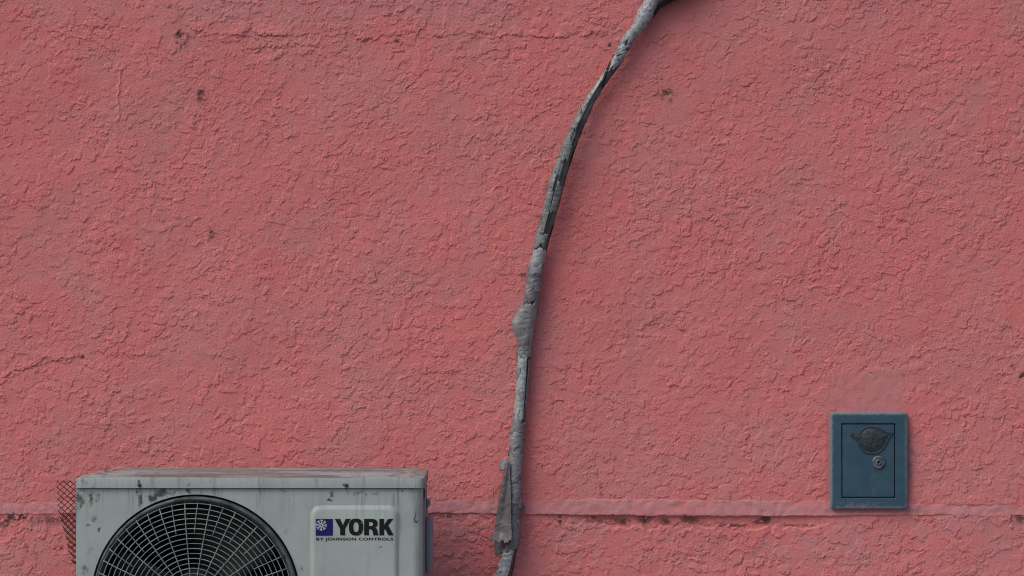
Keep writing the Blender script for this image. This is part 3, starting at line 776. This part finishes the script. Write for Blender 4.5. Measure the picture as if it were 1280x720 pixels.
# ------------------------------------------------------------------ taped pipe bundle climbing the wall
# (y, left x, right x) measured on the photograph
edges = [(-60, 838, 870), (-30, 822, 850), (0, 805, 826), (18, 796, 817), (36, 787.5, 806.5), (52, 774, 791), (72, 766, 781), (84, 759, 774), (108, 741, 756), (130, 727.5, 743), (150, 717.5, 735), (175, 705, 724), (200, 695, 715), (235, 684, 705), (267, 676, 697),
         (295, 669.5, 689), (316, 666, 683), (343, 658.5, 677.5), (365, 656, 675), (383, 653, 672), (405, 648, 667.5), (427, 647, 665), (447, 646, 663), (493, 644, 660), (522, 642, 657.5), (540, 638, 655), (560, 637, 653.5), (585, 635, 652.5), (610, 633, 651), (650, 632, 649.5), (672, 631.5, 648.5),
         (690, 628.5, 646.5), (705, 623, 643.5), (720, 617.5, 640), (735, 608, 634), (752, 594, 622), (768, 572, 605), (784, 540, 578), (800, 500, 545), (816, 455, 505)]
E = np.array(edges, float)
def centre(y):
    l_, r_ = np.interp(y, E[:, 0], E[:, 1]), np.interp(y, E[:, 0], E[:, 2]); return (l_ + r_) / 2, (r_ - l_) / 2
def smooth_c(y):
    ws = [(d, math.exp(-(d / 9.0) ** 2)) for d in range(-16, 17, 4)]
    tot = sum(q for _, q in ws)
    return sum(centre(y + d)[0] * q for d, q in ws) / tot, sum(centre(y + d)[1] * q for d, q in ws) / tot
GAP = .008                                     # clear of the plaster
def axis(y):
    """centre point, radius, tangent frame of the bundle at photograph height y"""
    c, hw = smooth_c(y); c2, _ = smooth_c(y + 2); c1, _ = smooth_c(y - 2)
    tn = Vector(((c2 - c1), 0, -4.0)).normalized()
    r = sz(hw) * abs(tn.z)
    p = P(c, y); p.y = -(GAP + r + .004 * math.sin(y * .011))
    u = Vector((-tn.z, 0, tn.x)).normalized()   # to the right, across the bundle
    return p, r, tn, u
def sub_line(name, mat, y0, y1, off_u, off_y, rk, n=12, wig=0.0, parent=None, step=3, seed=0):
    pts, rs = [], []
    y = y0
    while y <= y1:
        p, r, tn, u = axis(y)
        wv = wig * math.sin(y * .05 + seed) + wig * .6 * math.sin(y * .13 + seed * 2.1)
        pts.append(p + u * (r * (off_u + wv)) + Vector((0, r * off_y, 0))); rs.append(r * rk * (1 + .05 * math.sin(y * .21 + seed) + .035 * math.sin(y * .53 + seed * 3)))
        y += step
    m = MB(); m.tube(pts, rs, n); return m.build(name, mat, parent)
rw = random.Random(3)
def wrap(name, mat, y0, y1, parent, rk=1.0, jag0=3.0, jag1=3.0, wr=.05, seed=0, spiral=8.0, bulge=None, label=None, off=0.0, n=40, a0=0, a1=360):
    """tape wound round the bundle: an uneven sleeve with wrinkles, spiral laps and torn ends"""
    rn = np.random.default_rng(seed); ph = rn.uniform(0, 6.28, 12)
    m = int((y1 - y0) / 1.6) + 4; vs, fs = [], []
    full = (a1 - a0) >= 360
    nn = n if full else n + 1
    for i in range(m):
        t = i / (m - 1)
        for k in range(nn):
            th = R(a0 + (a1 - a0) * k / n)
            j0 = jag0 * (math.sin(2 * th + ph[0]) + .6 * math.sin(5 * th + ph[1]) + .4 * math.sin(11 * th + ph[2]))
            j1 = jag1 * (math.sin(2 * th + ph[3]) + .6 * math.sin(5 * th + ph[4]) + .4 * math.sin(11 * th + ph[5]))
            y = (y0 + j0) * (1 - t) + (y1 + j1) * t
            p, r, tn, u = axis(y)
            lap = ((y / spiral + th / 6.283) % 1.0)
            lump = 1.0 * wr * (.6 * math.sin(2 * th - y * .26 + ph[10]) + .5 * math.sin(3 * th + y * .19 + ph[6]) + .45 * math.sin(y * .37 + 2 * th + ph[7]) + .4 * math.sin(y * .93 - 3 * th + ph[8]) + .25 * math.sin(y * 1.7 + 5 * th + ph[9]))
            rr = r * (rk + lump + (.08 * lap ** 1.5 if spiral < 50 else .05 * lap))
            if bulge: rr += sz(bulge(y, th))
            if i == 0 or i == m - 1: rr = r * (rk - .16)
            o = u * (rr * math.cos(th)) + Vector((0, -1, 0)) * (rr * math.sin(th))
            vs.append(p + o + u * (r * off))
    for i in range(m - 1):
        for k in range(n if full else n):
            k2 = (k + 1) % nn if full else k + 1
            fs.append((i * nn + k, i * nn + k2, (i + 1) * nn + k2, (i + 1) * nn + k))
    o = mesh_obj(name, vs, fs, mat, parent, True, label)
    bm = bmesh.new(); bm.from_mesh(o.data); bmesh.ops.recalc_face_normals(bm, faces=bm.faces); bm.to_mesh(o.data); bm.free()
    if not full:
        so = o.modifiers.new('thick', 'SOLIDIFY'); so.thickness = .0012
    return o

def tape_mat(name, a, b, speck, amount, rough=0.42, lo=.58, scale=140):
    p = NT(name, rough=rough, spec=.5)
    c = p.mix(p.ramp(p.noise(22, 5, .65), .35, .65), a, b)
    c = p.mix(p.math('MULTIPLY', p.ramp(p.noise(scale, 5, .7), lo, lo + .08), amount), c, speck)
    p.color(c); p.bump(p.math('ADD', p.math('MULTIPLY', p.noise(130, 3, .6), .3), p.math('MULTIPLY', p.noise(34, 2, .5, 1.2, stretch=(1.0, 1.0, 1.5)), 2.0)), .0017, 1.0)
    return p.m
pale_m = tape_mat('pale_weathered_tape', (0.40, 0.43, 0.46), (0.26, 0.29, 0.31), (0.02, 0.022, 0.026), .92, lo=.545)
silver_m = tape_mat('silver_tape', (0.40, 0.45, 0.465), (0.29, 0.33, 0.345), (0.05, 0.06, 0.06), .8, lo=.58)
purple_m = tape_mat('purple_grey_tape', (0.150, 0.143, 0.168), (0.215, 0.21, 0.235), (0.05, 0.048, 0.05), .6, lo=.57)
lilac_m = tape_mat('lilac_grey_tape', (0.185, 0.187, 0.212), (0.27, 0.275, 0.30), (0.08, 0.075, 0.08), .6, lo=.57)
foam_m = tape_mat('grey_foam', (0.15, 0.172, 0.170), (0.235, 0.262, 0.262), (0.02, 0.022, 0.022), .8, lo=.56, scale=90)
dfoam_m = tape_mat('dark_foam', (0.070, 0.080, 0.082), (0.125, 0.138, 0.14), (0.012, 0.013, 0.013), .7, lo=.57)
black_m = NT('black_rubber', rough=0.5); black_m.color(black_m.mix(black_m.noise(80, 4), (0.008, 0.009, 0.009), (0.02, 0.021, 0.022)))
brown_m = tape_mat('dirty_flap_tape', (0.125, 0.114, 0.122), (0.20, 0.187, 0.20), (0.03, 0.027, 0.027), .6, lo=.57)

p0 = axis(700)[0]
pipe = empty('pipe_bundle', (p0.x, -.02, PAVE))
tag(pipe, 'taped grey pipe bundle with torn wrapping climbing the middle of the pink wall', 'pipe')
sub_line('insulated_line', foam_m, -60, 802, -.36, -.10, .60, 16, .03, pipe, seed=1)
sub_line('insulated_line', dfoam_m, -60, 802, .30, .05, .52, 16, .05, pipe, seed=2)['label'] = 'darker foam covered line on the right of the bundle'
sub_line('cable', black_m.m, -60, 802, .70, .25, .22, 10, .03, pipe, seed=4)
sub_line('seam_strip', dfoam_m, 128, 318, -.02, -.60, .20, 8, .10, pipe, seed=5)
# wrapped stretches from the top of the picture down
wrap('tape_wrap', pale_m, -60, 55, pipe, 1.0, 1.5, 3.5, .05, 21, 9, label='pale weathered tape at the top of the bundle')
wrap('tape_wrap', pale_m, 58, 84, pipe, .98, 2.0, 5.0, .07, 22, 60, a0=-70, a1=150, label='torn pale tape patch below the upper wrap')
wrap('tape_wrap', pale_m, 70, 134, pipe, .92, 3.0, 8.0, .05, 23, 60, a0=100, a1=235, label='pale tape strip along the left of the bundle')
wrap('tape_wrap', silver_m, 312, 331, pipe, 1.0, 2.0, 1.0, .03, 24, 60, label='short band of silver tape')
wrap('tape_wrap', purple_m, 328, 379, pipe, 1.0, .8, 2.5, .03, 25, 19, label='purple grey tape band')
def bulge(y, th):
    left = max(0.0, -math.cos(th + .2)) ** 3
    return 9.5 * left * max(0.0, 1 - abs(y - 405) / (27.0 if y < 405 else 24.0))
wrap('tape_wrap', lilac_m, 380, 446, pipe, 1.03, 4.5, 2.2, .045, 26, 60, bulge=bulge, label='loose lilac grey tape bulging to the left')
wrap('tape_wrap', silver_m, 430, 528, pipe, .97, 4.0, 2.0, .035, 27, 60, a0=58, a1=262, label='long silver tape covering on the left of the bundle')
wrap('tape_wrap', purple_m, 447, 500, pipe, .99, 3.0, 7.0, .03, 28, 60, a0=-25, a1=42, label='narrow purple tape strip beside the black cable')
wrap('tape_wrap', purple_m, 524, 541, pipe, 1.10, 2.6, 1.8, .04, 29, 60, label='thick collar of purple grey tape')
wrap('tape_wrap', lilac_m, 538, 612, pipe, 1.0, .8, 1.2, .03, 30, 34, label='smooth lilac grey tape sleeve')
wrap('tape_wrap', purple_m, 608, 682, pipe, 1.06, 1.2, 3.2, .04, 31, 24, label='dirty lower sleeve with a frayed end')
wrap('tape_wrap', pale_m, 680, 802, pipe, 1.0, 4.0, 1.0, .07, 32, 60, a0=62, a1=262, label='pale tape on the line leaving the sleeve')
mb = MB(); mb.tube([P(812, 22) + Vector((0, -.02, 0)), P(820, 8) + Vector((0, -.024, 0)), P(832, 0) + Vector((0, -.03, 0)), P(850, -9) + Vector((0, -.03, 0)), P(874, -22) + Vector((0, -.025, 0)), P(900, -60) + Vector((0, -.02, 0))], [.008, .011, .0125, .0125, .012, .012], 12)
mb.build('cable', black_m.m, pipe)['label'] = 'black cable bending away to the right at the top'
# black rubber strip that crosses the bundle near the top
vs, fs = [], []
for i in range(31):
    t = i / 30; y = 58 + 50 * t; p, r, tn, u = axis(y)
    th = R(165 - 150 * sst) if (sst := max(0, 1 - t * 2.6)) > 0 else R(165 - 110 * ((t - .385) / .615) ** 1.3)
    for s in (-.5, .5):
        a = th + s * (.75 - .25 * t); rr = r * 1.07
        vs.append(p + u * (rr * math.cos(a)) + Vector((0, -rr * math.sin(a), 0)))
fs = [(2 * i, 2 * i + 1, 2 * i + 3, 2 * i + 2) for i in range(30)]
st = mesh_obj('rubber_strip', vs, fs, black_m.m, pipe, True)
so = st.modifiers.new('thick', 'SOLIDIFY'); so.thickness = .0015
# scraps of tape and cracked foam skin along the bundle
for q, (ya, yb_, aa, ab, mt, rk) in enumerate([(142, 168, 95, 175, foam_m, 1.03), (176, 205, 60, 120, foam_m, .90), (214, 240, 110, 190, foam_m, 1.04), (228, 262, 40, 90, foam_m, 1.0), (268, 296, 95, 150, foam_m, .98), (290, 312, 60, 180, foam_m, 1.05),
        (330, 342, 40, 200, lilac_m, 1.09), (356, 366, 20, 150, lilac_m, 1.10), (420, 436, 60, 170, purple_m, 1.10), (456, 470, 110, 220, lilac_m, 1.03), (488, 498, 70, 180, lilac_m, 1.04), (510, 522, 100, 230, pale_m, 1.04),
        (556, 563, 30, 210, purple_m, 1.10), (592, 602, 20, 190, purple_m, 1.12), (622, 633, 10, 160, lilac_m, 1.16), (644, 654, 20, 170, lilac_m, 1.16), (662, 684, 5, 130, purple_m, 1.18)]):
    wrap('tape_scrap', mt, ya, yb_, pipe, rk, 3.0, 4.0, .03, 50 + q, 60, a0=aa, a1=ab, n=16)
# the loose flap that hangs from the lower sleeve
def sheet(name, rows_, mat, thick=.0012, label=None, ns=14, fold=.010, seed=0, rag=0.0):
    """rows_: (y, x left, x right, distance from the wall left, right)"""
    rn = random.Random(seed); vs, fs = [], []
    rr = []
    for a, b in zip(rows_, rows_[1:]):
        for q in range(5): rr.append([a[i] + (b[i] - a[i]) * q / 5 for i in range(5)])
    rr.append(list(rows_[-1]))
    jag = [rn.uniform(-1, 1) for _ in range(ns + 1)]
    for ir, (y, x0, x1, d0, d1) in enumerate(rr):
        fr = max(0.0, (ir - len(rr) + 8) / 7)
        for s in range(ns + 1):
            t = s / ns
            yy = y + 1.2 * math.sin(t * 5 + y * .1) + rag * jag[s] * fr
            p = P(x0 + (x1 - x0) * t, yy); p.y = -(d0 + (d1 - d0) * t + fold * math.sin(t * 6.0 + y * .03 + seed) * min(1, (x1 - x0) / 12))
            vs.append(p)
    m = len(rr)
    fs = [(i * (ns + 1) + s, i * (ns + 1) + s + 1, (i + 1) * (ns + 1) + s + 1, (i + 1) * (ns + 1) + s) for i in range(m - 1) for s in range(ns)]
    o = mesh_obj(name, vs, fs, mat, pipe, True, label)
    so = o.modifiers.new('thick', 'SOLIDIFY'); so.thickness = thick; return o
sheet('torn_flap', [(574, 633, 637, .040, .044), (596, 628.5, 638, .038, .048), (620, 624, 639, .034, .050), (645, 620.5, 639, .030, .052), (664, 617.5, 640, .032, .054), (670, 614.5, 640, .040, .056), (674, 611, 639, .050, .060)], brown_m, label='long brown grey tape flap hanging left of the sleeve', seed=1, fold=.004, rag=2.6)
sheet('torn_flap', [(668, 618.5, 640, .024, .034), (684, 618, 634, .022, .030), (692, 618.5, 627.5, .022, .028)], brown_m, label='short dark flap under the long one', seed=2, fold=.003, rag=1.0)
sheet('torn_flap', [(572, 628, 633, .024, .030), (580, 623, 632, .022, .032), (588, 624, 630, .022, .032)], lilac_m, label='small pale scrap of tape beside the sleeve', seed=4, fold=.002, rag=1.5)
